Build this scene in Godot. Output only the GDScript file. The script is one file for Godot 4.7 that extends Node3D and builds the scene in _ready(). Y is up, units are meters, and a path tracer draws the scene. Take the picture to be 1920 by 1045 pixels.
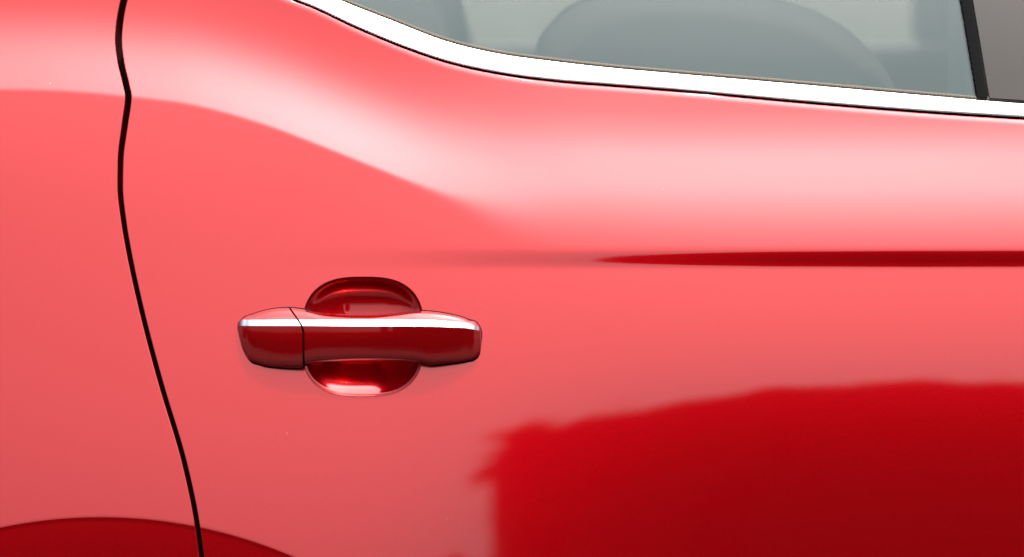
extends Node3D
# A red car's rear door, seen from the side. Lengths of the body are in millimetres (u forward, v up from 1.02 m, z out of the body) and become metres in point().

const BASE_Z := -0.9          # the car's base, under its middle
const HEIGHT := 1020.0        # v = 0 stands this high over the ground
const EYE_V := 80.0           # the camera's height in v
const EYE_Z := 2600.0

var us := PackedFloat32Array()      # grid lines of the body side
var vs := PackedFloat32Array()
var zs := PackedFloat32Array()      # outward offset at each crossing
var norms := PackedVector3Array()
var M := {}

# ------------------------------------------------------------------ small maths

func smooth(a: float, b: float, x: float) -> float:
	var t: float = clampf((x - a) / (b - a), 0.0, 1.0)
	return t * t * t * (t * (6.0 * t - 15.0) + 10.0)

class Track:                  # smooth curve through (x, y) keys
	var x := PackedFloat32Array()
	var y := PackedFloat32Array()
	var m := PackedFloat32Array()
	func _init(keys: Array) -> void:
		for k in range(0, keys.size(), 2):
			x.append(keys[k]); y.append(keys[k + 1])
		var n := x.size()
		m.resize(n)
		for k in n:
			var a: int = maxi(k - 1, 0)
			var b: int = mini(k + 1, n - 1)
			var sl: float = (y[b] - y[a]) / (x[b] - x[a])
			if k > 0 and k < n - 1:       # weighted by the neighbour spans
				var h0: float = x[k] - x[k - 1]
				var h1: float = x[k + 1] - x[k]
				var d0: float = (y[k] - y[k - 1]) / h0
				var d1: float = (y[k + 1] - y[k]) / h1
				sl = 0.0
				if d0 * d1 > 0.0:             # no overshoot past a flat stretch or a turning point
					sl = (d0 * h1 + d1 * h0) / (h0 + h1)
					sl = signf(sl) * minf(absf(sl), 3.0 * minf(absf(d0), absf(d1)))
			m[k] = sl
	func at(p: float) -> float:
		var n := x.size()
		if p <= x[0]: return y[0] + m[0] * (p - x[0])
		if p >= x[n - 1]: return y[n - 1] + m[n - 1] * (p - x[n - 1])
		var k: int = clampi(x.bsearch(p) - 1, 0, n - 2)
		var h: float = x[k + 1] - x[k]
		var t: float = (p - x[k]) / h
		var t2 := t * t
		var t3 := t2 * t
		return (2 * t3 - 3 * t2 + 1) * y[k] + (t3 - 2 * t2 + t) * h * m[k] + (3 * t2 - 2 * t3) * y[k + 1] + (t3 - t2) * h * m[k + 1]

# ------------------------------------------------------------------ mesh making

class Sheet:                  # collects triangles with normals; faces are turned to agree with them
	var p := PackedVector3Array()
	var n := PackedVector3Array()
	var i := PackedInt32Array()
	func add(a: Vector3, b: Vector3) -> int:
		p.append(a); n.append(b)
		return p.size() - 1
	func tri(a: int, b: int, c: int) -> void:
		if (p[c] - p[a]).cross(p[b] - p[a]).dot(n[a] + n[b] + n[c]) < 0.0:
			i.append(a); i.append(c); i.append(b)
		else:
			i.append(a); i.append(b); i.append(c)
	func quad(a: int, b: int, c: int, d: int) -> void:
		tri(a, b, c); tri(a, c, d)
	func flat(pts: Array) -> void:            # a flat face, its normal by clockwise order
		var nn: Vector3 = (pts[2] - pts[0]).cross(pts[1] - pts[0]).normalized()
		var k := []
		for q in pts: k.append(add(q, nn))
		for j in range(1, pts.size() - 1): tri(k[0], k[j], k[j + 1])
	func grid(rows: Array, closed := false, out := Vector3.INF) -> void:   # rows of points, smooth normals; out: a point that the faces look away from
		var h := rows.size()
		var w: int = rows[0].size()
		var first := p.size()
		for r in h:
			for c in w:
				var cu: Vector3 = rows[r][(c + 1) % w if closed else mini(c + 1, w - 1)] - rows[r][(c - 1 + w) % w if closed else maxi(c - 1, 0)]
				var ru: Vector3 = rows[mini(r + 1, h - 1)][c] - rows[maxi(r - 1, 0)][c]
				var nn: Vector3 = cu.cross(ru)
				if nn.length() < 1e-14: nn = rows[r][c] - out if out != Vector3.INF else Vector3.UP
				nn = nn.normalized()
				if out != Vector3.INF and nn.dot(rows[r][c] - out) < 0.0: nn = -nn
				add(rows[r][c], nn)
		for r in h - 1:
			for c in (w if closed else w - 1):
				var d := (c + 1) % w
				quad(first + r * w + c, first + r * w + d, first + (r + 1) * w + d, first + (r + 1) * w + c)
	func mesh(m: Material) -> ArrayMesh:
		var a := []
		a.resize(Mesh.ARRAY_MAX)
		a[Mesh.ARRAY_VERTEX] = p; a[Mesh.ARRAY_NORMAL] = n; a[Mesh.ARRAY_INDEX] = i
		var out := ArrayMesh.new()
		out.add_surface_from_arrays(Mesh.PRIMITIVE_TRIANGLES, a)
		out.surface_set_material(0, m)
		return out

func put(called: String, s: Sheet, m: Material, parent: Node = self) -> MeshInstance3D:
	var o := MeshInstance3D.new()
	o.name = called
	o.mesh = s.mesh(m)
	parent.add_child(o, true)
	return o

func tag(o: Node, label: String, category: String, group := "") -> void:
	o.set_meta("label", label)
	o.set_meta("category", category)
	if group: o.set_meta("group", group)

func point(u: float, v: float, z: float) -> Vector3:      # in the car's own axes
	return Vector3(u, HEIGHT + v, z) * 0.001 - Vector3(0, 0, BASE_Z)

func box(s: Sheet, lo: Vector3, hi: Vector3, r := 0.004) -> void:   # a box with chamfered edges
	var c := (lo + hi) / 2.0
	var h := (hi - lo) / 2.0
	r = minf(r, minf(h.x, minf(h.y, h.z)) * 0.9)
	for ax in 3:
		for sg in [-1.0, 1.0]:
			var b := (ax + 1) % 3
			var d := (ax + 2) % 3
			var q := []
			for k in [[-1, -1], [1, -1], [1, 1], [-1, 1]]:
				var v := Vector3()
				v[ax] = sg * h[ax]; v[b] = k[0] * (h[b] - r); v[d] = k[1] * (h[d] - r)
				q.append(c + v)
			var nn := Vector3(); nn[ax] = sg
			var id := []
			for v in q: id.append(s.add(v, nn))
			s.quad(id[0], id[1], id[2], id[3])
			for sb in [-1.0, 1.0]:              # the chamfer between this face and the next
				var e := []
				for k in [[0, -1], [0, 1], [1, 1], [1, -1]]:
					var v := Vector3()
					v[ax] = sg * (h[ax] if k[0] == 0 else h[ax] - r)
					v[b] = sb * (h[b] - r if k[0] == 0 else h[b])
					v[d] = k[1] * (h[d] - r)
					e.append(c + v)
				var n2 := Vector3(); n2[ax] = sg; n2[b] = sb
				n2 = n2.normalized()
				var ie := []
				for v in e: ie.append(s.add(v, n2))
				s.quad(ie[0], ie[1], ie[2], ie[3])
	for sx in [-1.0, 1.0]:
		for sy in [-1.0, 1.0]:
			for sz in [-1.0, 1.0]:
				var nn := Vector3(sx, sy, sz).normalized()
				var a := s.add(c + Vector3(sx * h.x, sy * (h.y - r), sz * (h.z - r)), nn)
				var b := s.add(c + Vector3(sx * (h.x - r), sy * h.y, sz * (h.z - r)), nn)
				var d := s.add(c + Vector3(sx * (h.x - r), sy * (h.y - r), sz * h.z), nn)
				s.tri(a, b, d)

# ------------------------------------------------------------------ the body side: one continuous surface, cut into panels

var low_left: Track           # where the mirrored ray points (degrees over the horizon), by height: behind the door's handle
var high_left: Track          # ... the same over the crease, by height over it
var high_right: Track
var low_right: Track          # ... and toward the front of the door
var crease: Track             # the haunch crease that runs out of the rear quarter into the door
var shut_mid: Track           # the gap behind the rear door: u by v
var shut_half: Track
var trim_low: Track           # lower and upper edge of the bright window moulding: v by u
var trim_high: Track
var dip: Track                # depth of the pressed line over the handle
var crease_w: Track

const ARCH := Vector2(-381, -681)
const CUP := Vector2(-140, -54.5)
const FRONT_SHUT := 560.0

func curves() -> void:
	low_left = Track.new([-800, -14, -261, 11.0, -219, 13.5, -139, 17.2, -39, 20, 61, 22.5, 161, 27, 420, 40])
	low_right = Track.new([-800, -40, -261, 5.5, -189, 9.5, -109, 15.2, -89, 16.8, -39, 20, 6, 23, 40, 27, 61, 32, 160, 45, 420, 60])
	high_left = Track.new([-70, 48, -4, 48, 0, 48.5, 15, 50, 32, 49, 48, 45, 64, 38, 80, 30, 98, 24.5, 120, 22, 300, 20])
	high_right = Track.new([-100, 18, -40, 27, -10, 35, 17, 40.5, 45, 45, 67, 45.5, 85, 42, 102, 37, 118, 33, 300, 28])
	crease = Track.new([-1000, 182, -480, 179, -430, 177.5, -362, 171.5, -305, 164, -265, 154, -230, 143, -180, 124, -130, 104, -80, 84, -45, 71, -5, 57, 70, 47, 220, 44, 480, 44, 1100, 44])
	crease_w = Track.new([-1000, 2.6, -160, 2.6, -100, 4, -60, 9, 0, 32, 100, 60, 300, 62, 1100, 62])
	shut_mid = Track.new([-780, -130, -600, -190, -450, -245, -330, -275, -259.8, -288.1, -223.6, -293.5, -171.3, -305.7, -98.7, -329, -54.5, -342.2, -18.2, -352, 18.3, -360.8, 54.5, -368, 87.3, -372, 111.6, -372.2, 145.7, -369, 171.7, -366.4, 183.1, -369, 205.4, -375.4, 231.4, -379, 245.4, -378.3, 266.2, -374.9, 310, -360, 420, -310])
	shut_half = Track.new([-780, 3.0, -261, 3.1, -97, 3.1, 90, 3.3, 165, 3.8, 261, 4.1, 420, 4.1])
	trim_low = Track.new([-460, 420, -380, 355, -300, 310, -207, 265, -199, 262, -148, 238.5, -98, 218, -64, 206.5, -12, 195, 40, 188.0, 92, 183.8, 164, 178, 273, 168, 383, 159.0, 492, 152.0, 700, 142, 1100, 130])
	trim_high = Track.new([-460, 460, -360, 392, -270, 325, -165, 268.0, -116, 248.5, -64, 228.5, -14, 216.5, 39, 209, 92, 203, 164, 196.5, 273, 187.0, 352, 180, 492, 168.5, 700, 158, 1100, 146])
	dip = Track.new([-1000, 0, -260, 0, -200, 0.5, -120, 1.9, -30, 6.0, 60, 9.6, 85, 11.0, 150, 14, 220, 17, 350, 19.5, 480, 20, 1100, 20])

func aim(u: float, v: float, cr: float, cw: float, right: float, e0: float, dp: float, tl: float) -> float:
	# elevation in degrees that the surface mirrors toward the camera at (u, v)
	var e: float = lerpf(low_left.at(v), low_right.at(v), right)
	var w: float = smooth(cr - cw, cr + cw, v)
	if w > 0.0:
		e = lerpf(e, lerpf(high_left.at(v - cr), high_right.at(v - cr), e0), w)
	if dp > 0.0:
		var g: float = (v - 18.5) / 8.7
		e -= dp * exp(-g * g * g * g * 0.8 - 0.2 * g * g)
	if v > tl - 9.0:                        # the hem turns up toward the moulding
		e += 20.0 * smooth(tl - 6.0, tl - 2.0, v)
	return e

func build_side() -> void:
	var u := -1050.0
	while u < 1150.0:
		us.append(u)
		u += 1.5 if u >= -495.0 and u < 495.0 else 15.0
	var v := -760.0
	while v < 421.0:
		vs.append(v)
		v += 1.5 if v >= -271.0 and v < 270.0 else 10.0
	var nu := us.size()
	var nv := vs.size()
	zs.resize(nu * nv)
	norms.resize(nu * nv)
	var ref := vs.bsearch(-50.0)
	var t := PackedFloat32Array()
	t.resize(nv)
	for i in nu:
		u = us[i]
		var cr: float = crease.at(u)
		var cw: float = crease_w.at(u)
		var right: float = smooth(-230.0, 310.0, u)
		var e0: float = smooth(-200.0, 120.0, u)
		var dp: float = maxf(dip.at(u), 0.0)
		var tl: float = trim_low.at(u) - 1.0
		for j in nv:
			v = vs[j]
			t[j] = tan(deg_to_rad((aim(u, v, cr, cw, right, e0, dp, tl) - rad_to_deg((v - EYE_V) / EYE_Z)) * 0.5))
		zs[i * nv + ref] = -u * u / 24000.0
		for j in range(ref + 1, nv):
			var h: float = vs[j] - vs[j - 1]
			var mean: float = 0.5 * (t[j] + t[j - 1])
			if cw < 12.0 and vs[j] > cr - cw and vs[j - 1] < cr + cw or vs[j] > tl - 9.0:   # finer across the sharp turns
				mean = 0.0
				for q in 8:
					v = vs[j - 1] + h * (q + 0.5) / 8.0
					mean += tan(deg_to_rad((aim(u, v, cr, cw, right, e0, dp, tl) - rad_to_deg((v - EYE_V) / EYE_Z)) * 0.5)) / 8.0
			zs[i * nv + j] = zs[i * nv + j - 1] - mean * h
		for j in range(ref - 1, -1, -1):
			zs[i * nv + j] = zs[i * nv + j + 1] + 0.5 * (t[j] + t[j + 1]) * (vs[j + 1] - vs[j])
		for j in nv:                           # the lip round the wheel arch turns inward
			var into: float = 459.0 - Vector2(u, vs[j]).distance_to(ARCH)
			if into > -3.0:
				zs[i * nv + j] -= 0.115 * (into + 3.0) * smooth(-3.0, 3.0, into)
	for i in nu:
		var a: int = maxi(i - 1, 0)
		var b: int = mini(i + 1, nu - 1)
		for j in nv:
			var c: int = maxi(j - 1, 0)
			var d: int = mini(j + 1, nv - 1)
			norms[i * nv + j] = Vector3(-(zs[b * nv + j] - zs[a * nv + j]) / (us[b] - us[a]), -(zs[i * nv + d] - zs[i * nv + c]) / (vs[d] - vs[c]), 1.0).normalized()

func side_at(u: float, v: float) -> Array:     # [z, normal] of the body side
	var nv := vs.size()
	var i: int = clampi(us.bsearch(u) - 1, 0, us.size() - 2)
	var j: int = clampi(vs.bsearch(v) - 1, 0, nv - 2)
	var a: float = clampf((u - us[i]) / (us[i + 1] - us[i]), 0.0, 1.0)
	var b: float = clampf((v - vs[j]) / (vs[j + 1] - vs[j]), 0.0, 1.0)
	var k := i * nv + j
	return [lerpf(lerpf(zs[k], zs[k + nv], a), lerpf(zs[k + 1], zs[k + nv + 1], a), b),
		norms[k].lerp(norms[k + nv], a).lerp(norms[k + 1].lerp(norms[k + nv + 1], a), b).normalized()]

func side_z(u: float, v: float) -> float:
	return side_at(u, v)[0]

func cup_edge(u: float, v: float) -> float:    # > 0 outside the handle recess, about in mm
	var x: float = absf(u - CUP.x) / 58.0
	var y: float = absf(v - CUP.y) / 56.0
	return (pow(pow(x, 2.8) + pow(y, 2.8), 1.0 / 2.8) - 1.0) * 56.0

func panel(inside: Array) -> Sheet:            # the part of the body side where every function of `inside` is above 0
	var s := Sheet.new()
	var nu := us.size()
	var nv := vs.size()
	var nf := inside.size()
	var ds := []
	for f in inside:
		var d := PackedFloat32Array()
		d.resize(nu * nv)
		for i in nu:
			for j in nv: d[i * nv + j] = f.call(i, j)
		ds.append(d)
	var place := PackedInt32Array()
	place.resize(nu * nv)
	place.fill(-1)
	for i in nu - 1:
		for j in nv - 1:
			var k := i * nv + j
			var corner := [k, k + 1, k + nv + 1, k + nv]
			var whole := true
			var none := false
			for d: PackedFloat32Array in ds:
				var n: int = int(d[k] > 0.0) + int(d[k + 1] > 0.0) + int(d[k + nv + 1] > 0.0) + int(d[k + nv] > 0.0)
				if n == 0: none = true
				if n < 4: whole = false
			if none: continue
			if whole:
				for c in corner:
					if place[c] < 0:
						place[c] = s.add(point(us[c / nv], vs[c % nv], zs[c]), norms[c])
				s.i.append_array([place[k], place[k + 1], place[k + nv + 1], place[k], place[k + nv + 1], place[k + nv]])
				continue
			for half in [[k, k + 1, k + nv + 1], [k, k + nv + 1, k + nv]]:
				var poly := []
				for c in half:
					var q := [point(us[c / nv], vs[c % nv], zs[c]), norms[c]]
					for d: PackedFloat32Array in ds: q.append(d[c])
					poly.append(q)
				for f in nf:
					var kept := []
					for x in poly.size():
						var p: Array = poly[x]
						var q: Array = poly[(x + 1) % poly.size()]
						if p[f + 2] > 0.0: kept.append(p)
						if (p[f + 2] > 0.0) != (q[f + 2] > 0.0):
							var w: float = p[f + 2] / (p[f + 2] - q[f + 2])
							var m := []
							for y in p.size(): m.append(lerp(p[y], q[y], w))
							kept.append(m)
					poly = kept
				if poly.size() < 3: continue
				var id := []
				for q in poly: id.append(s.add(q[0], q[1].normalized()))
				for x in range(1, id.size() - 1): s.tri(id[0], id[x], id[x + 1])
	return s

func hem(s: Sheet, line: PackedVector2Array, away: float, r := 1.2, deep := 33.0) -> void:
	# a rounded edge that turns inward along a cut; `away`: +1 when the gap lies to the left of the line's run, -1 to the right
	var rows := []
	for k in line.size():
		var run: Vector2 = (line[mini(k + 1, line.size() - 1)] - line[maxi(k - 1, 0)]).normalized()
		var o := Vector2(-run.y, run.x) * away
		var at: Array = side_at(line[k].x, line[k].y)
		var n: Vector3 = at[1]
		var off := Vector3(o.x, o.y, 0.0)
		off = (off - n * off.dot(n)).normalized()
		var c := Vector3(line[k].x, line[k].y, at[0])
		var row := []
		for a in 6:
			var th := a * PI / 10.0
			row.append([c + off * r * sin(th) - n * r * (1.0 - cos(th)), (off * sin(th) + n * cos(th)).normalized()])
		row.append([c + off * r - n * deep, off])
		rows.append(row)
	for k in rows.size():
		for a in 7:
			var q: Vector3 = rows[k][a][0]
			s.add(point(q.x, q.y, q.z), rows[k][a][1])
	var first := s.p.size() - rows.size() * 7
	for k in rows.size() - 1:
		for a in 6:
			s.quad(first + k * 7 + a, first + k * 7 + a + 1, first + (k + 1) * 7 + a + 1, first + (k + 1) * 7 + a)

func strip(s: Sheet, lines: Array) -> void:    # a surface through lines of Vector3(u, v, z), looking outward
	var rows := []
	for l in lines:
		var row := []
		for q in l: row.append(point(q.x, q.y, q.z))
		rows.append(row)
	s.grid(rows, false, Vector3(0, 0.4, 0.1))

func steps(a: float, b: float, n: int) -> PackedFloat32Array:
	var out := PackedFloat32Array()
	for k in n + 1: out.append(a + (b - a) * k / n)
	return out

# ------------------------------------------------------------------ materials

func lin(r: float, g: float, b: float) -> Color:
	return Color(r, g, b).linear_to_srgb()

func matte(c: Color, rough: float, spec := 0.5) -> StandardMaterial3D:
	var m := StandardMaterial3D.new()
	m.albedo_color = c
	m.roughness = rough
	m.metallic_specular = spec
	return m

func noise_map(freq: float, seed_: int, bump: float, oct := 3) -> NoiseTexture2D:
	var n := FastNoiseLite.new()
	n.seed = seed_
	n.frequency = freq
	n.fractal_octaves = oct
	var t := NoiseTexture2D.new()
	t.width = 512; t.height = 512; t.seamless = true
	t.noise = n
	if bump > 0.0:
		t.as_normal_map = true; t.bump_strength = bump
	return t

func materials() -> void:
	var paint := StandardMaterial3D.new()
	paint.albedo_color = lin(0.24, 0.0005, 0.0028)
	paint.metallic = 0.85
	paint.metallic_specular = 0.0
	paint.roughness = 0.25
	paint.clearcoat_enabled = true
	paint.clearcoat = 1.0
	paint.clearcoat_roughness = 0.03
	var flakes := FastNoiseLite.new()
	flakes.seed = 11
	flakes.noise_type = FastNoiseLite.TYPE_VALUE
	flakes.frequency = 0.45
	flakes.fractal_octaves = 2
	var ft := NoiseTexture2D.new()
	ft.width = 1024; ft.height = 1024; ft.seamless = true
	ft.noise = flakes; ft.as_normal_map = true; ft.bump_strength = 2.0
	paint.normal_enabled = true
	paint.normal_texture = ft
	paint.normal_scale = 0.07
	paint.uv1_triplanar = true
	paint.uv1_scale = Vector3.ONE * 3.1
	M.paint = paint
	M.rubber = matte(lin(0.004, 0.004, 0.0045), 0.9, 0.08)
	M.seal = matte(lin(0.06, 0.05, 0.042), 0.7, 0.2)
	M.dark = matte(lin(0.02, 0.02, 0.021), 0.8, 0.3)
	var chrome := StandardMaterial3D.new()
	chrome.albedo_color = lin(0.50, 0.51, 0.52)
	chrome.metallic = 1.0
	chrome.roughness = 0.2
	M.chrome = chrome
	var satin := StandardMaterial3D.new()
	satin.albedo_color = lin(0.26, 0.29, 0.33)
	satin.metallic = 1.0
	satin.roughness = 0.22
	M.satin = satin
	var glass := StandardMaterial3D.new()
	glass.transparency = BaseMaterial3D.TRANSPARENCY_ALPHA
	glass.albedo_color = Color(lin(0.010, 0.027, 0.029), 0.4)
	glass.roughness = 0.0
	M.glass = glass
	M.pillar = matte(lin(0.014, 0.010, 0.009), 0.12)
	M.seat = matte(lin(0.02, 0.02, 0.021), 0.85)
	M.lining = matte(lin(0.10, 0.105, 0.11), 0.8)
	M.tyre = matte(lin(0.02, 0.02, 0.02), 0.85)
	var rim := StandardMaterial3D.new()
	rim.albedo_color = lin(0.5, 0.5, 0.52); rim.metallic = 1.0; rim.roughness = 0.3
	M.rim = rim
	var asphalt := matte(lin(0.05, 0.05, 0.05), 0.9, 0.3)
	asphalt.albedo_color = Color.WHITE
	var nt := noise_map(0.02, 4, 0.0, 5)
	var ramp := Gradient.new()
	ramp.set_color(0, lin(0.018, 0.018, 0.019)); ramp.set_color(1, lin(0.034, 0.033, 0.032))
	nt.color_ramp = ramp
	asphalt.albedo_texture = nt
	asphalt.uv1_triplanar = true; asphalt.uv1_world_triplanar = true
	asphalt.uv1_scale = Vector3.ONE * 0.35
	M.asphalt = asphalt
	M.dust = matte(lin(0.38, 0.34, 0.3), 0.9)
	M.wall = matte(lin(0.30, 0.30, 0.26), 0.9)
	var leaf := matte(lin(0.02, 0.035, 0.012), 0.7, 0.2)
	M.leaf = leaf

# ------------------------------------------------------------------ sky

const SUN_AZ := 18.0
const SUN_EL := 65.0

func sky_picture() -> ImageTexture:
	var w := 512
	var h := 256
	var im := Image.create_empty(w, h, false, Image.FORMAT_RGBF)
	var sun := Vector3(sin(deg_to_rad(SUN_AZ)) * cos(deg_to_rad(SUN_EL)), sin(deg_to_rad(SUN_EL)), cos(deg_to_rad(SUN_AZ)) * cos(deg_to_rad(SUN_EL)))
	for y in h:
		var el := PI * (0.5 - (y + 0.5) / h)
		for x in w:
			var az := TAU * (x + 0.5) / w
			var d := Vector3(sin(az) * cos(el), sin(el), -cos(az) * cos(el))
			var up: float = clampf(sin(el), 0.0, 1.0)
			var c := Vector3(0.18, 0.20, 0.21).lerp(Vector3(0.16, 0.21, 0.27), pow(up, 0.8))
			var th: float = rad_to_deg(acos(clampf(d.dot(sun), -1.0, 1.0)))
			var g: float = 13.0 * exp(-th / 15.3)
			c += Vector3(1.0, 0.97, 0.92) * g
			if el < 0.0: c = Vector3(0.10, 0.10, 0.10)
			im.set_pixel(x, y, Color(c.x, c.y, c.z))
	return ImageTexture.create_from_image(im)

# ------------------------------------------------------------------ the scene

func _ready() -> void:
	var cam := Camera3D.new()
	cam.name = "camera"
	add_child(cam)
	cam.position = Vector3(0, (HEIGHT + EYE_V) * 0.001, EYE_Z * 0.001)
	cam.look_at(Vector3(0, HEIGHT * 0.001, 0))
	var at := CameraAttributesPhysical.new()
	at.frustum_focal_length = 12.0 / (0.26125 / 2.6012)
	at.frustum_focus_distance = 2.60
	at.frustum_near = 0.05
	at.frustum_far = 900.0
	at.exposure_aperture = 3.2
	cam.attributes = at
	cam.fov = rad_to_deg(2.0 * atan(0.26125 / 2.6012))
	cam.near = 0.05
	cam.far = 900.0
	var env := Environment.new()
	env.background_mode = Environment.BG_SKY
	var sk := Sky.new()
	var pano := PanoramaSkyMaterial.new()
	pano.panorama = sky_picture()
	sk.sky_material = pano
	env.sky = sk
	env.tonemap_mode = Environment.TONE_MAPPER_LINEAR
	env.tonemap_exposure = 3.8
	env.sdfgi_enabled = true; env.ssao_enabled = true; env.ssil_enabled = true
	var we := WorldEnvironment.new()
	we.name = "world"
	we.environment = env
	add_child(we)
	var sun := DirectionalLight3D.new()
	sun.name = "sun"
	sun.light_energy = 0.9
	sun.light_color = Color(1.0, 0.96, 0.9)
	sun.light_angular_distance = 0.5
	sun.shadow_enabled = true
	add_child(sun)
	sun.rotation = Vector3(deg_to_rad(-SUN_EL), deg_to_rad(SUN_AZ), 0)
	sun.sky_mode = DirectionalLight3D.SKY_MODE_LIGHT_ONLY

	materials()
	curves()
	ground()
	build_side()
	car()
	opposite()

func ground() -> void:
	var s := Sheet.new()
	var k := 400.0
	s.flat([Vector3(-k, 0, -k), Vector3(k, 0, -k), Vector3(k, 0, k), Vector3(-k, 0, k)])
	var o := put("ground", s, M.asphalt)
	o.set_meta("kind", "structure")
	o.set_meta("label", "dark grey asphalt ground under and around the red car")

# ---- the car

func car() -> void:
	var c := Node3D.new()
	c.name = "parked_car"
	c.position = Vector3(0, 0, BASE_Z)
	add_child(c)
	tag(c, "glossy red car with painted door handle and bright window moulding", "car")

	var smid := PackedFloat32Array()
	var shalf := PackedFloat32Array()
	for v in vs:
		smid.append(shut_mid.at(v)); shalf.append(shut_half.at(v))
	var tl := PackedFloat32Array()
	for u in us: tl.append(trim_low.at(u) - 2.2)
	var f_door := func(i: int, j: int) -> float: return us[i] - smid[j] - shalf[j]
	var f_quarter := func(i: int, j: int) -> float: return smid[j] - shalf[j] - us[i]
	var f_trim := func(i: int, j: int) -> float: return tl[i] - vs[j]
	var f_arch := func(i: int, j: int) -> float: return Vector2(us[i], vs[j]).distance_to(ARCH) - 400.0
	var f_cup := func(i: int, j: int) -> float: return 20.0 if absf(us[i] - CUP.x) > 80.0 or absf(vs[j] - CUP.y) > 80.0 else cup_edge(us[i], vs[j])
	var f_back := func(i: int, _j: int) -> float: return FRONT_SHUT - 2.6 - us[i]
	var f_front := func(i: int, _j: int) -> float: return us[i] - FRONT_SHUT - 2.6

	# rear door
	var s := panel([f_door, f_trim, f_arch, f_cup, f_back])
	var line := PackedVector2Array()
	for v in steps(-600, 330, 620): line.append(Vector2(shut_mid.at(v) + shut_half.at(v), v))
	hem(s, line, 1.0, 0.9)
	line = PackedVector2Array()
	for u in steps(-330, FRONT_SHUT - 2.6, 500): line.append(Vector2(u, trim_low.at(u) - 2.2))
	hem(s, line, 1.0, 0.8, 8.0)
	line = PackedVector2Array()
	for v in steps(-750, 140, 100): line.append(Vector2(FRONT_SHUT - 2.6, v))
	hem(s, line, -1.0, 0.9)
	put("rear_door", s, M.paint, c)

	# rear quarter
	s = panel([f_quarter, f_trim, f_arch])
	line = PackedVector2Array()
	for v in steps(-600, 400, 660): line.append(Vector2(shut_mid.at(v) - shut_half.at(v), v))
	hem(s, line, -1.0, 0.9)
	line = PackedVector2Array()
	for a in steps(-20, 200, 160): line.append(ARCH + Vector2(cos(deg_to_rad(a)), sin(deg_to_rad(a))) * 400.0)
	hem(s, line, 1.0, 1.5, 30.0)
	put("rear_quarter_panel", s, M.paint, c)

	# front door
	s = panel([f_front, f_trim])
	line = PackedVector2Array()
	for v in steps(-750, 140, 100): line.append(Vector2(FRONT_SHUT + 2.6, v))
	hem(s, line, 1.0, 0.9)
	put("front_door", s, M.paint, c)

	# dark inner body that shows in the gaps
	s = Sheet.new()
	var l0 := []; var l1 := []; var l2 := []
	for v in steps(-750, 400, 120):
		var m: float = shut_mid.at(v)
		var z: float = side_z(m, v) - 34.0
		l0.append(Vector3(m - 30, v, z)); l1.append(Vector3(m, v, z)); l2.append(Vector3(m + 30, v, z))
	strip(s, [l0, l1, l2])
	put("door_seal", s, M.rubber, c)
	s = Sheet.new()
	l0 = []; l1 = []
	for v in steps(-750, 150, 40):
		var z: float = side_z(FRONT_SHUT, v) - 17.0
		l0.append(Vector3(FRONT_SHUT - 30, v, z)); l1.append(Vector3(FRONT_SHUT + 30, v, z))
	strip(s, [l0, l1])
	put("door_seal", s, M.rubber, c)

	dust(c.get_node("rear_door"), c.get_node("rear_quarter_panel"))
	window_line(c)
	handle(c)
	cabin(c)
	wheel(c)

func dust(door: Node3D, quarter: Node3D) -> void:      # single pale specks that stick to the paint
	var rng := RandomNumberGenerator.new()
	rng.seed = 9
	var spots := [Vector3(143, 84, 0.26), Vector3(-210, -144, 0.28), Vector3(-60, -222, 0.3), Vector3(-442, 185, 0.36)]
	for q: Vector3 in spots:
		if cup_edge(q.x, q.y) < 12.0 and absf(q.y - CUP.y) < 70.0: continue
		var s := Sheet.new()
		var rows := []
		for a in 3:
			var row := []
			for b in 7:
				var th := TAU * b / 7.0
				var r: float = q.z * cos(a * PI / 4.0) * (0.8 + 0.4 * rng.randf())
				row.append(point(q.x + r * cos(th) * 1.3, q.y + r * sin(th), side_z(q.x, q.y) + q.z * 0.6 * sin(a * PI / 4.0)))
			rows.append(row)
		s.grid(rows, true, point(q.x, q.y, side_z(q.x, q.y) - 1.0))
		put("dust_speck", s, M.dust, quarter if q.x < shut_mid.at(q.y) else door)

func belt(u: float) -> Array:                 # [v low, z low, v high, z high] of the moulding
	var lo: float = trim_low.at(u) + 1.3
	var hi: float = trim_high.at(u) - 1.2
	var z: float = side_z(u, lo - 12.0) - 5.0
	return [lo, z, hi, z - (hi - lo) * 0.42]

const SLANT := 0.17           # how far the side windows lean in

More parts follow.
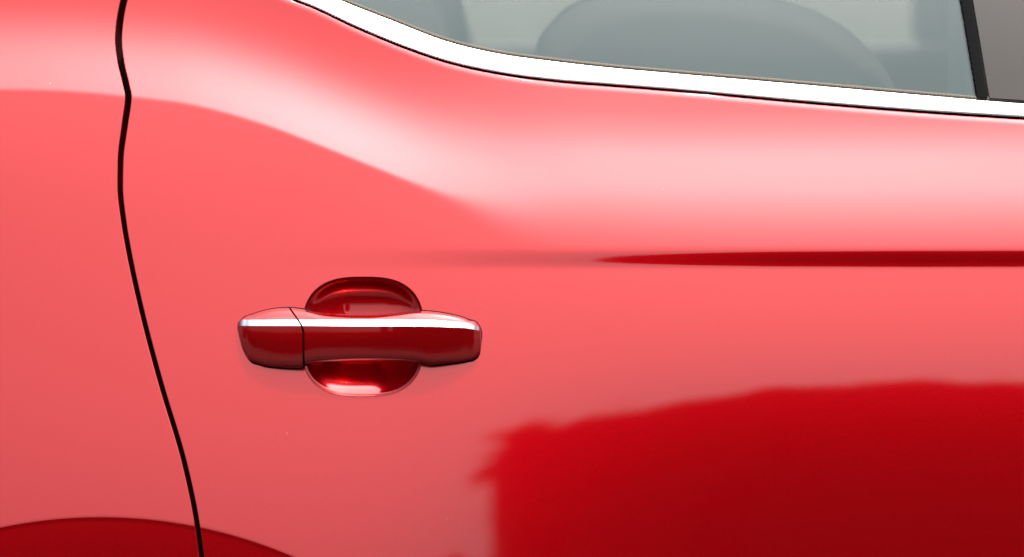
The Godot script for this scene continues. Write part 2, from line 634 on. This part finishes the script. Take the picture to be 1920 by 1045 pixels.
func window_line(c: Node3D) -> void:
	# bright moulding along the window's lower edge
	var s := Sheet.new()
	var rows := []
	for k in 11: rows.append([])
	for u in steps(-430, 1100, 520):
		var b: Array = belt(u)
		var d: float = b[2] - b[0]
		var g := 0.0                         # the gap to the panel below
		var prof := [[g, -6.0], [g, -1.2], [g + 0.5, -0.3], [g + 1.3, 0.2], [d * 0.35, 1.0], [d * 0.6, 1.2], [d * 0.82, 0.9], [d - 1.4, 0.4], [d - 0.6, -0.1], [d - 0.1, -0.9], [d, -7.0]]
		for k in 11:
			rows[k].append(Vector3(u, b[0] + prof[k][0], b[1] - prof[k][0] * 0.42 + prof[k][1]))
	strip(s, rows)
	put("window_moulding", s, M.chrome, c)
	# black channel in the gap under it
	s = Sheet.new()
	rows = [[], [], []]
	for u in steps(-430, 1100, 400):
		var b: Array = belt(u)
		rows[0].append(Vector3(u, b[0] - 7.0, b[1] - 8.0)); rows[1].append(Vector3(u, b[0] - 1.0, b[1] - 9.0)); rows[2].append(Vector3(u, b[0] + 5.0, b[1] - 9.5))
	strip(s, rows)
	put("moulding_channel", s, M.rubber, c)
	# rubber lip between moulding and glass
	s = Sheet.new()
	rows = [[], [], [], [], []]
	for u in steps(-430, 1100, 400):
		var b: Array = belt(u)
		for k in 5:
			var th := PI * k / 4.0
			rows[k].append(Vector3(u, b[2] + 1.4 - 1.5 * cos(th), b[3] - 1.2 + 1.5 * sin(th)))
	strip(s, rows)
	put("window_lip", s, M.seal, c)

	var seal_u := func(v: float) -> float: return 447.0 - (v - 177.0) * 0.142       # the black strip behind the pillar leans back
	window_pane(c, -420.0, seal_u, func(v: float) -> float: return -420.0, "rear_door_glass")
	window_pane(c, 560.0, func(_v: float) -> float: return 1100.0, func(v: float) -> float: return seal_u.call(v) + 110.0, "front_door_glass")
	# black strip and pillar cover
	s = Sheet.new()
	var a := [[], [], [], [], [], []]
	var b := [[], [], [], []]
	for f in steps(0, 1, 60):
		var pr := [[-1.5, -3.0], [-0.5, 1.0], [1.0, 2.4], [9.0, 2.4], [10.4, 1.2], [11.0, -3.0]]
		for k in 6:
			var v := lerpf(trim_high.at(447.0 + pr[k][0]) + 0.8, 500, f)
			var u: float = seal_u.call(v) + pr[k][0]
			a[k].append(Vector3(u, v, glass_z(u, v) + pr[k][1]))
		var pp := [[11.4, -2.0], [12.2, 1.6], [98.0, 2.6], [99.0, -2.0]]
		for k in 4:
			var v := lerpf(trim_high.at(447.0 + pp[k][0]) + 0.8, 500, f)
			var u: float = seal_u.call(v) + pp[k][0]
			b[k].append(Vector3(u, v, glass_z(u, v) + pp[k][1]))
	strip(s, a)
	put("pillar_seal", s, M.rubber, c)
	s = Sheet.new()
	strip(s, b)
	put("pillar_cover", s, M.pillar, c)

func glass_z(u: float, v: float) -> float:
	return belt(clampf(u, -60.0, 1100.0))[3] - 4.5 - (v - 195.0) * SLANT - pow(maxf(v - 195.0, 0.0), 2.0) * 0.00025

func window_pane(c: Node3D, _from: float, right: Callable, left: Callable, called: String) -> void:
	var s := Sheet.new()
	var top := 500.0
	var n := 60
	var front := []
	var back := []
	for r in 25:
		var f := []
		var b := []
		for k in n + 1:
			var v := lerpf(150.0, top, r / 24.0)
			var u: float = lerpf(left.call(v), right.call(v), float(k) / n)
			var lowest: float = trim_high.at(u) - 9.0
			v = lerpf(minf(lowest, top - 1.0), top, r / 24.0)
			u = lerpf(left.call(v), right.call(v), float(k) / n)
			var z: float = glass_z(u, v)
			f.append(Vector3(u, v, z)); b.append(Vector3(u, v, z - 4.0))
		front.append(f); back.append(b)
	strip(s, front)
	var inner := Sheet.new()
	var rows := []
	for l in back:
		var row := []
		for q in l: row.append(point(q.x, q.y, q.z))
		rows.append(row)
	inner.grid(rows, false, Vector3(0, 1.3, 60.0))
	var first := s.p.size()
	for k in inner.p.size(): s.add(inner.p[k], inner.n[k])
	for k in inner.i: s.i.append(first + k)
	put(called, s, M.glass, c)

# ---- the handle

func handle(c: Node3D) -> void:
	# outlines: u -> v of the top edge, the ridge under the bright strip, and the bottom edge
	var top := Track.new([-257.5, -43.0, -254, -38.5, -243, -33.5, -227, -29.0, -210, -27.6, -192, -29.5, -178, -32, -134, -33, -85, -30.5, -61, -33, -41, -38.5, -31, -44.0, -28.5, -50])
	var ridge := Track.new([-257, -43.8, -192, -43.2, -134, -43.2, -85, -43.4, -61, -44.4, -40, -46.2, -28.5, -49.0])
	var bottom := Track.new([-257.5, -45.5, -254, -60.0, -248, -73.0, -236, -80.0, -222, -82.5, -198, -83.2, -192, -79.5, -163, -76.5, -120, -75.5, -90, -77.0, -76, -80.0, -60, -79.0, -41, -76.5, -34, -74, -30, -67, -28.5, -52])
	var door := Node3D.new()
	door.name = "door_handle"
	c.add_child(door)

	# recess behind the handle
	var s := Sheet.new()
	var depth := Track.new([0.0, 17.0, 0.3, 16.3, 0.5, 14.5, 0.65, 12.2, 0.80, 8.4, 0.93, 3.7, 0.97, 2.1, 0.988, 0.6, 1.0, 0.0])
	var scoop := Track.new([0.0, 17.0, 0.3, 16.7, 0.5, 15.9, 0.65, 14.4, 0.80, 10.9, 0.93, 4.8, 0.97, 2.4, 0.988, 0.6, 1.0, 0.0])   # steeper where fingers reach in
	var deepest := Vector2(CUP.x, CUP.y + 3.0)       # the hollow is deepest toward its upper side
	var rows := []
	for f in [1.0, 0.994, 0.988, 0.982, 0.975, 0.965, 0.955, 0.94, 0.92, 0.897, 0.87, 0.837, 0.80, 0.75, 0.70, 0.63, 0.55, 0.45, 0.35, 0.24, 0.12, 0.0]:
		var row := []
		for k in 144:
			var th := TAU * k / 144.0
			var x := cos(th)
			var y := sin(th)
			var rr: float = pow(pow(absf(x) / 58.0, 2.8) + pow(absf(y) / 56.0, 2.8), -1.0 / 2.8)
			var edge := Vector2(CUP.x + x * rr, CUP.y + y * rr)
			var w: Vector2 = deepest.lerp(edge, f)
			row.append(point(w.x, w.y, side_z(edge.x, edge.y) * f + side_z(deepest.x, deepest.y) * (1.0 - f) - lerpf(lerpf(depth.at(f), scoop.at(f), maxf(smooth(0.70, 0.96, cos(th - 4.5)), smooth(0.1, 0.8, y))), 17.0 * (1.0 - pow(f, 1.8)), 0.3 * smooth(-0.2, 0.9, y) * smooth(1.0, 0.9, f))))
		rows.append(row)
	s.grid(rows, true, point(CUP.x, CUP.y, -4000))
	put("handle_recess", s, M.paint, door)

	# the grip: sections along u
	var front_z := Track.new([-257.5, 6.0, -255, 11, -248, 16, -235, 20, -200, 26, -139, 32, -90, 29, -60, 23, -42, 17, -33, 12, -29.5, 7, -28.5, 3])
	var back_z := Track.new([-257.5, -2, -215, -2, -204, -2, -190, 4, -170, 7, -139, 8, -108, 7, -92, 4, -80, -2, -28.5, -2])
	var strip_h := Track.new([-257.5, 3.0, -252, 5.3, -194, 5.3, -139, 5.9, -85, 5.8, -55, 5.0, -36, 4.0, -28.5, 2.0])
	var split := func(v: float) -> float:     # where the key cap meets the grip
		return -194.0 if v < -48.0 else -194.0 - 16.0 * pow((v + 48.0) / 20.0, 1.6)
	for part in 2:
		var body := Sheet.new()
		var bright := Sheet.new()
		var sections := []
		var brights := []
		var n := 46 if part == 0 else 110
		for k in n + 1:
			var f := float(k) / n
			f = 1.0 - pow(1.0 - f, 1.6) if part == 1 else pow(f, 1.5)
			var sec := []
			var bri := []
			for a in 20:
				# go round the section: the strip on top (0..5), the front (6..11), the underside (12..15), the back (16..19)
				var u: float = lerpf(-257.4, -194.8, f) if part == 0 else lerpf(-192.9, -28.6, f)
				var q := Vector2()
				for pass_ in 2:
					var yt: float = top.at(u)
					var yr: float = minf(ridge.at(u), yt - 0.4)
					var yb: float = minf(bottom.at(u), yr - 0.6)
					var zf: float = front_z.at(u)
					var zb: float = minf(back_z.at(u), zf - 2.0)
					q = section(a, yt, yr, yb, zf, zb, strip_h.at(u))
					if pass_ == 0:                # the split line slants across the strip
						var shift: float = split.call(q.x) + 194.0 if q.x > -48.0 else 0.0
						u = lerpf(-257.4, -194.8 + shift, f) if part == 0 else lerpf(-192.9 + shift, -28.6, f)
				var base: float = side_z(u, -52.0)
				var pt := point(u, q.x, base + q.y)
				sec.append(pt)
				if a >= 3 and a < 6: bri.append(pt)
			sections.append(sec)
			brights.append(bri)
		# painted body: front, underside, back
		var paint_rows := []
		for sec in sections: paint_rows.append(sec.slice(5, 20) + sec.slice(0, 4))
		ring(body, paint_rows, part == 0)
		ring(bright, brights, part == 0)
		var o := put("key_cap" if part == 0 else "grip", body, M.paint, door)
		put("bright_strip", bright, M.satin, door).set_meta("label", "satin bright strip along the top of the key cap" if part == 0 else "satin bright strip along the top of the grip")
		if part == 0: o.set_meta("label", "painted cap behind the grip, split off by a thin gap")

	# dark rubber pads under both ends; the black rim stands in for gap shade
	var whole := PackedVector2Array()
	for u in steps(-257.4, -28.6, 120): whole.append(Vector2(u, top.at(u)))
	for u in steps(-28.6, -257.4, 120): whole.append(Vector2(u, bottom.at(u) - 1.0))
	whole = Geometry2D.offset_polygon(whole, 0.7, Geometry2D.JOIN_ROUND)[0]
	for side in 2:
		s = Sheet.new()
		var cut := PackedVector2Array([Vector2(-270, -100), Vector2(-189, -100), Vector2(-189, 0), Vector2(-270, 0)]) if side == 0 else PackedVector2Array([Vector2(-86, -100), Vector2(-10, -100), Vector2(-10, 0), Vector2(-86, 0)])
		var outline: PackedVector2Array = Geometry2D.intersect_polygons(whole, cut)[0]
		var mid2 := Vector2(-222, -57) if side == 0 else Vector2(-60, -59)
		rows = []
		for q in [[1.0, 0.05], [0.995, 1.2], [0.96, 1.6], [0.5, 1.6], [0.0, 1.6]]:
			var row := []
			for p: Vector2 in outline:
				var w: Vector2 = mid2.lerp(p, q[0])
				row.append(point(w.x, w.y, side_z(w.x, w.y) + q[1]))
			rows.append(row)
		s.grid(rows, true, point(mid2.x, mid2.y, -3000))
		put("handle_shade_pad", s, M.rubber, door)

func section(a: int, yt: float, yr: float, yb: float, zf: float, zb: float, hs: float) -> Vector2:
	# (v, z over the door) of point a of a handle section
	var depth: float = zf - zb
	var sh: float = minf(hs, (yt - yr) * 0.72)     # height of the bright strip
	var run: float = depth * 0.62                 # how far the painted top runs back
	match a:
		0: return Vector2(yt, zf - sh * 0.75 - run)
		1: return Vector2(lerpf(yr + sh, yt, 0.72), zf - sh * 0.75 - run * 0.55)
		2: return Vector2(lerpf(yr + sh, yt, 0.35), zf - sh * 0.75 - run * 0.22)
		3: return Vector2(yr + sh + 0.15, zf - sh * 0.75 - 0.2)
		4: return Vector2(yr + sh * 0.55, zf - sh * 0.34)
		5: return Vector2(yr, zf)
	if a <= 11:
		var f := (a - 5) / 6.0
		return Vector2(lerpf(yr - 0.25, yb + (yr - yb) * 0.20, f), zf + (0.52 * sin(f * PI) - 0.75 * f - 0.5 * f * f) * minf(depth / 20.0, 1.0))
	if a <= 15:
		var th := (a - 11) / 4.0 * PI / 2.0
		var h: float = (yr - yb) * 0.20
		return Vector2(yb + h * (1.0 - sin(th)), zf - 1.2 * minf(depth / 20.0, 1.0) - depth * 0.40 * (1.0 - cos(th)))
	var g := (a - 15) / 4.0
	if a == 16: return Vector2(yb + 0.4, zf - depth * 0.8)
	if a == 17: return Vector2(lerpf(yb, yt, 0.1), zb)
	if a == 18: return Vector2(lerpf(yb, yt, 0.5), zb)
	return Vector2(lerpf(yb, yt, 0.9), zb + depth * 0.05)

func ring(s: Sheet, rows: Array, _first: bool) -> void:
	var mid := Vector3()
	var cnt := 0
	for r in rows:
		for q in r:
			mid += q; cnt += 1
	# normals turn away from each section's own middle
	var h := rows.size()
	var w: int = rows[0].size()
	var first := s.p.size()
	mid /= cnt
	for r in h:
		for k in w:
			var cu: Vector3 = rows[r][mini(k + 1, w - 1)] - rows[r][maxi(k - 1, 0)]
			var ru: Vector3 = rows[mini(r + 1, h - 1)][k] - rows[maxi(r - 1, 0)][k]
			var nn: Vector3 = ru.cross(cu)
			s.add(rows[r][k], nn.normalized() if nn.length() > 1e-16 else Vector3.BACK)
	for r in h - 1:
		for k in w - 1:
			s.quad(first + r * w + k, first + r * w + k + 1, first + (r + 1) * w + k + 1, first + (r + 1) * w + k)
	# close both ends
	for e in [0, h - 1]:
		var m := Vector3()
		for q in rows[e]: m += q
		m /= w
		var nn := Vector3(-1 if e == 0 else 1, 0, 0)
		var ids := []
		for q in rows[e]: ids.append(s.add(q, nn))
		var cm := s.add(m, nn)
		for k in w - 1: s.tri(ids[k], ids[k + 1], cm)

# ---- inside

func seat_back(profile: Array, z0: float, z1: float, r: float) -> Sheet:   # a side outline (metres) made thick, its edges rounded
	var s := Sheet.new()
	var pts := PackedVector2Array()
	for q in profile: pts.append(Vector2(q[0], q[1]))
	var mid := Vector2()
	for q in pts: mid += q / pts.size()
	var fine := PackedVector2Array()
	var n := pts.size()
	for k in n:
		for j in 8: fine.append(pts[k].cubic_interpolate(pts[(k + 1) % n], pts[(k - 1 + n) % n], pts[(k + 2) % n], j / 8.0))
	var rows := []
	for q in [[0.0, z0], [0.5, z0], [1.0 - r, z0], [1.0 - r * 0.6, z0 + (z1 - z0) * 0.01], [1.0 - r * 0.15, z0 + (z1 - z0) * 0.05], [1.0, z0 + (z1 - z0) * 0.14], [1.0, z0 + (z1 - z0) * 0.86], [1.0 - r * 0.15, z1 - (z1 - z0) * 0.05], [1.0 - r * 0.6, z1 - (z1 - z0) * 0.01], [1.0 - r, z1], [0.0, z1]]:
		var row := []
		for p in fine:
			var w: Vector2 = mid.lerp(p, q[0])
			row.append(Vector3(w.x, w.y, q[1] - BASE_Z))
		rows.append(row)
	s.grid(rows, true, Vector3(mid.x, mid.y, (z0 + z1) / 2.0 - BASE_Z))
	return s

func cabin(c: Node3D) -> void:
	var s := Sheet.new()
	# far side: door below the belt and its pillars
	box(s, Vector3(-1.05, 0.25, -1.78 - BASE_Z), Vector3(1.10, 1.33, -1.70 - BASE_Z), 0.02)
	put("far_side", s, M.lining, c)
	for q in [[-1.05, -0.62], [0.62, 0.80]]:
		s = Sheet.new()
		box(s, Vector3(q[0], 1.33, -1.72 - BASE_Z), Vector3(q[1], 1.53, -1.64 - BASE_Z), 0.01)
		put("far_pillar", s, M.lining, c)
	s = Sheet.new()
	box(s, Vector3(-0.62, 1.33, -1.69 - BASE_Z), Vector3(0.62, 1.53, -1.685 - BASE_Z), 0.001)
	put("far_window", s, M.glass, c)
	s = Sheet.new()
	box(s, Vector3(0.80, 1.33, -1.69 - BASE_Z), Vector3(1.10, 1.53, -1.685 - BASE_Z), 0.001)
	put("far_window", s, M.glass, c)
	# roof and floor; plates added at both ends to keep the cabin dark
	s = Sheet.new()
	box(s, Vector3(-1.05, 1.512, -1.66 - BASE_Z), Vector3(1.10, 1.56, -0.20 - BASE_Z), 0.02)
	put("roof", s, M.paint, c)
	s = Sheet.new()
	box(s, Vector3(-1.05, 0.22, -1.72 - BASE_Z), Vector3(1.10, 0.26, -0.10 - BASE_Z), 0.01)
	put("floor_pan", s, M.dark, c)
	s = Sheet.new()
	box(s, Vector3(-1.06, 0.22, -1.70 - BASE_Z), Vector3(-1.02, 1.53, -0.16 - BASE_Z), 0.01)
	put("rear_closing_plate", s, M.dark, c)
	s = Sheet.new()
	box(s, Vector3(1.06, 0.22, -1.70 - BASE_Z), Vector3(1.10, 1.53, -0.16 - BASE_Z), 0.01)
	put("front_closing_plate", s, M.dark, c)
	# the near door's inner lining, up to the belt
	s = Sheet.new()
	box(s, Vector3(-0.45, 0.27, -0.16 - BASE_Z), Vector3(1.04, 1.12, -0.13 - BASE_Z), 0.01)
	put("door_lining", s, M.dark, c)
	# near pillar's inner trim and the rear pillar over the quarter
	s = Sheet.new()
	box(s, Vector3(0.445, 1.1, -0.25 - BASE_Z), Vector3(0.60, 1.52, -0.205 - BASE_Z), 0.012)
	put("pillar_trim", s, M.lining, c)
	# seats
	var front := seat_back([[0.16, 0.5], [0.04, 1.0], [0.022, 1.22], [0.045, 1.285], [0.10, 1.312], [0.20, 1.316], [0.30, 1.300], [0.365, 1.265], [0.41, 1.20], [0.45, 1.05], [0.50, 0.5]], -0.72, -0.28, 0.16)
	var f := put("front_seat", front, M.seat, c)
	f.set_meta("label", "dark seat with a broad rounded back seen through the glass")
	var rear := seat_back([[-0.30, 0.5], [-0.42, 1.0], [-0.47, 1.25], [-0.46, 1.36], [-0.38, 1.41], [-0.22, 1.41], [-0.10, 1.38], [-0.055, 1.31], [-0.045, 1.15], [0.0, 0.85], [0.05, 0.5]], -1.55, -0.30, 0.16)
	put("rear_seat", rear, M.seat, c)

func wheel(c: Node3D) -> void:
	var w := Node3D.new()
	w.name = "wheel"
	w.position = Vector3(ARCH.x * 0.001, 0.339, -0.14 - BASE_Z)
	c.add_child(w)
	var turn := func(s: Sheet, prof: Array) -> void:
		var rows := []
		for q in prof:
			var row := []
			for k in 64: row.append(Vector3(cos(TAU * k / 64) * q[0], sin(TAU * k / 64) * q[0], q[1]))
			rows.append(row)
		s.grid(rows, true, Vector3(0, 0, -0.1))
	var s := Sheet.new()
	turn.call(s, [[0.235, -0.005], [0.26, 0.008], [0.30, 0.006], [0.325, -0.012], [0.337, -0.04], [0.339, -0.11], [0.337, -0.18], [0.30, -0.22]])
	put("tyre", s, M.tyre, w)
	s = Sheet.new()
	turn.call(s, [[0.237, -0.004], [0.230, 0.004], [0.222, 0.0], [0.215, -0.03], [0.21, -0.09], [0.0, -0.10]])
	put("rim", s, M.rim, w)
	for k in 5:
		s = Sheet.new()
		box(s, Vector3(0.0, -0.028, -0.04), Vector3(0.222, 0.028, -0.008), 0.008)
		var o := put("spoke", s, M.rim, w)
		o.rotation.z = TAU * k / 5.0
	# inside of the arch
	s = Sheet.new()
	var rows := []
	for z in [-0.035, -0.30]:
		var row := []
		for a in steps(-25, 205, 60): row.append(point(ARCH.x + cos(deg_to_rad(a)) * 398.0, ARCH.y + sin(deg_to_rad(a)) * 398.0, z * 1000))
		rows.append(row)
	s.grid(rows)
	put("arch_liner", s, M.dark, c)

# ---- what stands across from the car and shows in its paint

func hedge(called: String, label: String, at: Vector3, half: Vector3, leaves: int, leaf: float, seed_: int, tall: Track, overhang := 0.0) -> void:
	# a clipped hedge: a lumpy body of twigs under a skin of small leaves
	var h := Node3D.new()
	h.name = called
	h.position = at
	add_child(h)
	tag(h, label, "hedge")
	var rng := RandomNumberGenerator.new()
	rng.seed = seed_
	var lumps := FastNoiseLite.new()
	lumps.seed = seed_
	lumps.frequency = 2.2
	lumps.fractal_octaves = 3
	var outline := [[-1.0, 0.0], [-1.0, 0.35], [-1.0, 0.7], [-1.0, 0.8], [-1.0, 0.85], [-1.0, 0.9], [-0.99, 0.94], [-0.97, 0.975], [-0.9, 0.995], [-0.4, 1.0], [0.0, 1.0], [0.4, 1.0], [0.8, 0.99], [0.95, 0.95], [1.0, 0.8], [1.0, 0.0]]
	var rows := []
	var across := steps(-half.x + 0.003, half.x - 0.003, maxi(int(half.x * 40), 16))
	across.insert(0, -half.x)
	across.append(half.x)
	for x in across:
		var row := []
		var end: float = clampf((half.x - absf(x)) / 0.003, 0.0, 1.0)
		var full: float = sqrt(1.0 - (1.0 - end) * (1.0 - end))
		for q in outline:
			var p := Vector3(x, q[1] * half.y * (0.97 + 0.03 * full) * tall.at(x + half.x), q[0] * half.z * full)
			if x < -half.x + 1.0: p.x += overhang * (1.0 - q[1] + 0.36 * (1.0 - smooth(0.86, 0.985, q[1]))) * (1.0 - (x + half.x))
			var d: float = lumps.get_noise_3dv(p)
			row.append(p * Vector3(1, 1.0 + 0.012 * d, 1.0 + 0.06 * d) + Vector3(0.03 * lumps.get_noise_3dv(p * 1.7 + Vector3(9, 0, 0)), 0, 0))
		rows.append(row)
	var s := Sheet.new()
	s.grid(rows, false, Vector3(0, half.y * 0.4, 0))
	put("twigs", s, M.leaf, h)
	s = Sheet.new()
	for k in leaves:
		var r := rng.randi_range(0, rows.size() - 2)
		if k % 6 == 0 and half.x > 1.0: r = (rng.randi_range(0, 7) if rng.randf() < 0.5 else rows.size() - 2 - rng.randi_range(0, 7))
		var c := rng.randi_range(0, 11)
		var p: Vector3 = rows[r][c].lerp(rows[r + 1][c + 1], rng.randf()).lerp(rows[r + 1][c], rng.randf() * 0.5)
		p += Vector3(rng.randf_range(-1, 1), rng.randf_range(-1, 1), rng.randf_range(-1, 1)) * leaf * (1.0 if k % 3 else 2.2 if k % 15 else 4.5)
		if r < 9 and half.x > 1.0: p.x -= 0.055 * rng.randf() * maxf(0.0, 0.5 + lumps.get_noise_2d(p.y * 5.0, p.z * 2.0) * 2.5)     # loose sprigs at the hedge's end
		var a := Vector3(rng.randf_range(-1, 1), rng.randf_range(-1, 1), rng.randf_range(-1, 1)).normalized() * leaf
		var b := a.cross(Vector3(rng.randf_range(-1, 1), rng.randf_range(-1, 1), rng.randf_range(-1, 1))).normalized() * leaf * 0.6
		s.flat([p - a, p + b, p + a, p - b])
	put("leaves", s, M.leaf, h).set_meta("kind", "stuff")

func opposite() -> void:
	hedge("tall_hedge", "tall dense green hedge standing across from the red car", Vector3(4.15, 0, 4.4), Vector3(4.1, 2.10, 0.5), 36000, 0.012, 3, Track.new([0, 0.935, 0.05, 0.946, 0.10, 0.948, 0.17, 0.926, 0.35, 0.934, 0.55, 0.943, 0.62, 0.95, 0.72, 0.974, 0.95, 0.988, 1.3, 1.0, 1.8, 0.99, 2.4, 1.0, 9, 1.0]), 0.20)
	hedge("added_low_hedge", "low clipped green hedge added beside the tall one to darken the mirrored view", Vector3(-3.75, 0, 4.4), Vector3(4.0, 0.86, 0.42), 14000, 0.012, 5, Track.new([0, 1, 9, 1]))  # added hedge; gives the handle and arch lip something dark to mirror
	hedge("shrub", "narrow upright green shrub at the near end of the tall hedge", Vector3(-0.03, 0, 4.3), Vector3(0.09, 1.50, 0.12), 2500, 0.012, 8, Track.new([0, 0.90, 0.05, 0.96, 0.10, 1.0, 0.14, 0.97, 0.2, 0.93]))
	var s := Sheet.new()
	box(s, Vector3(-6, 0, -6.2), Vector3(6, 2.6, -6.0), 0.02)
	tag(put("added_pale_wall", s, M.wall), "pale cream wall added behind the car to brighten the view through its windows", "wall")  # added wall; supplies the bright patches seen past the seats
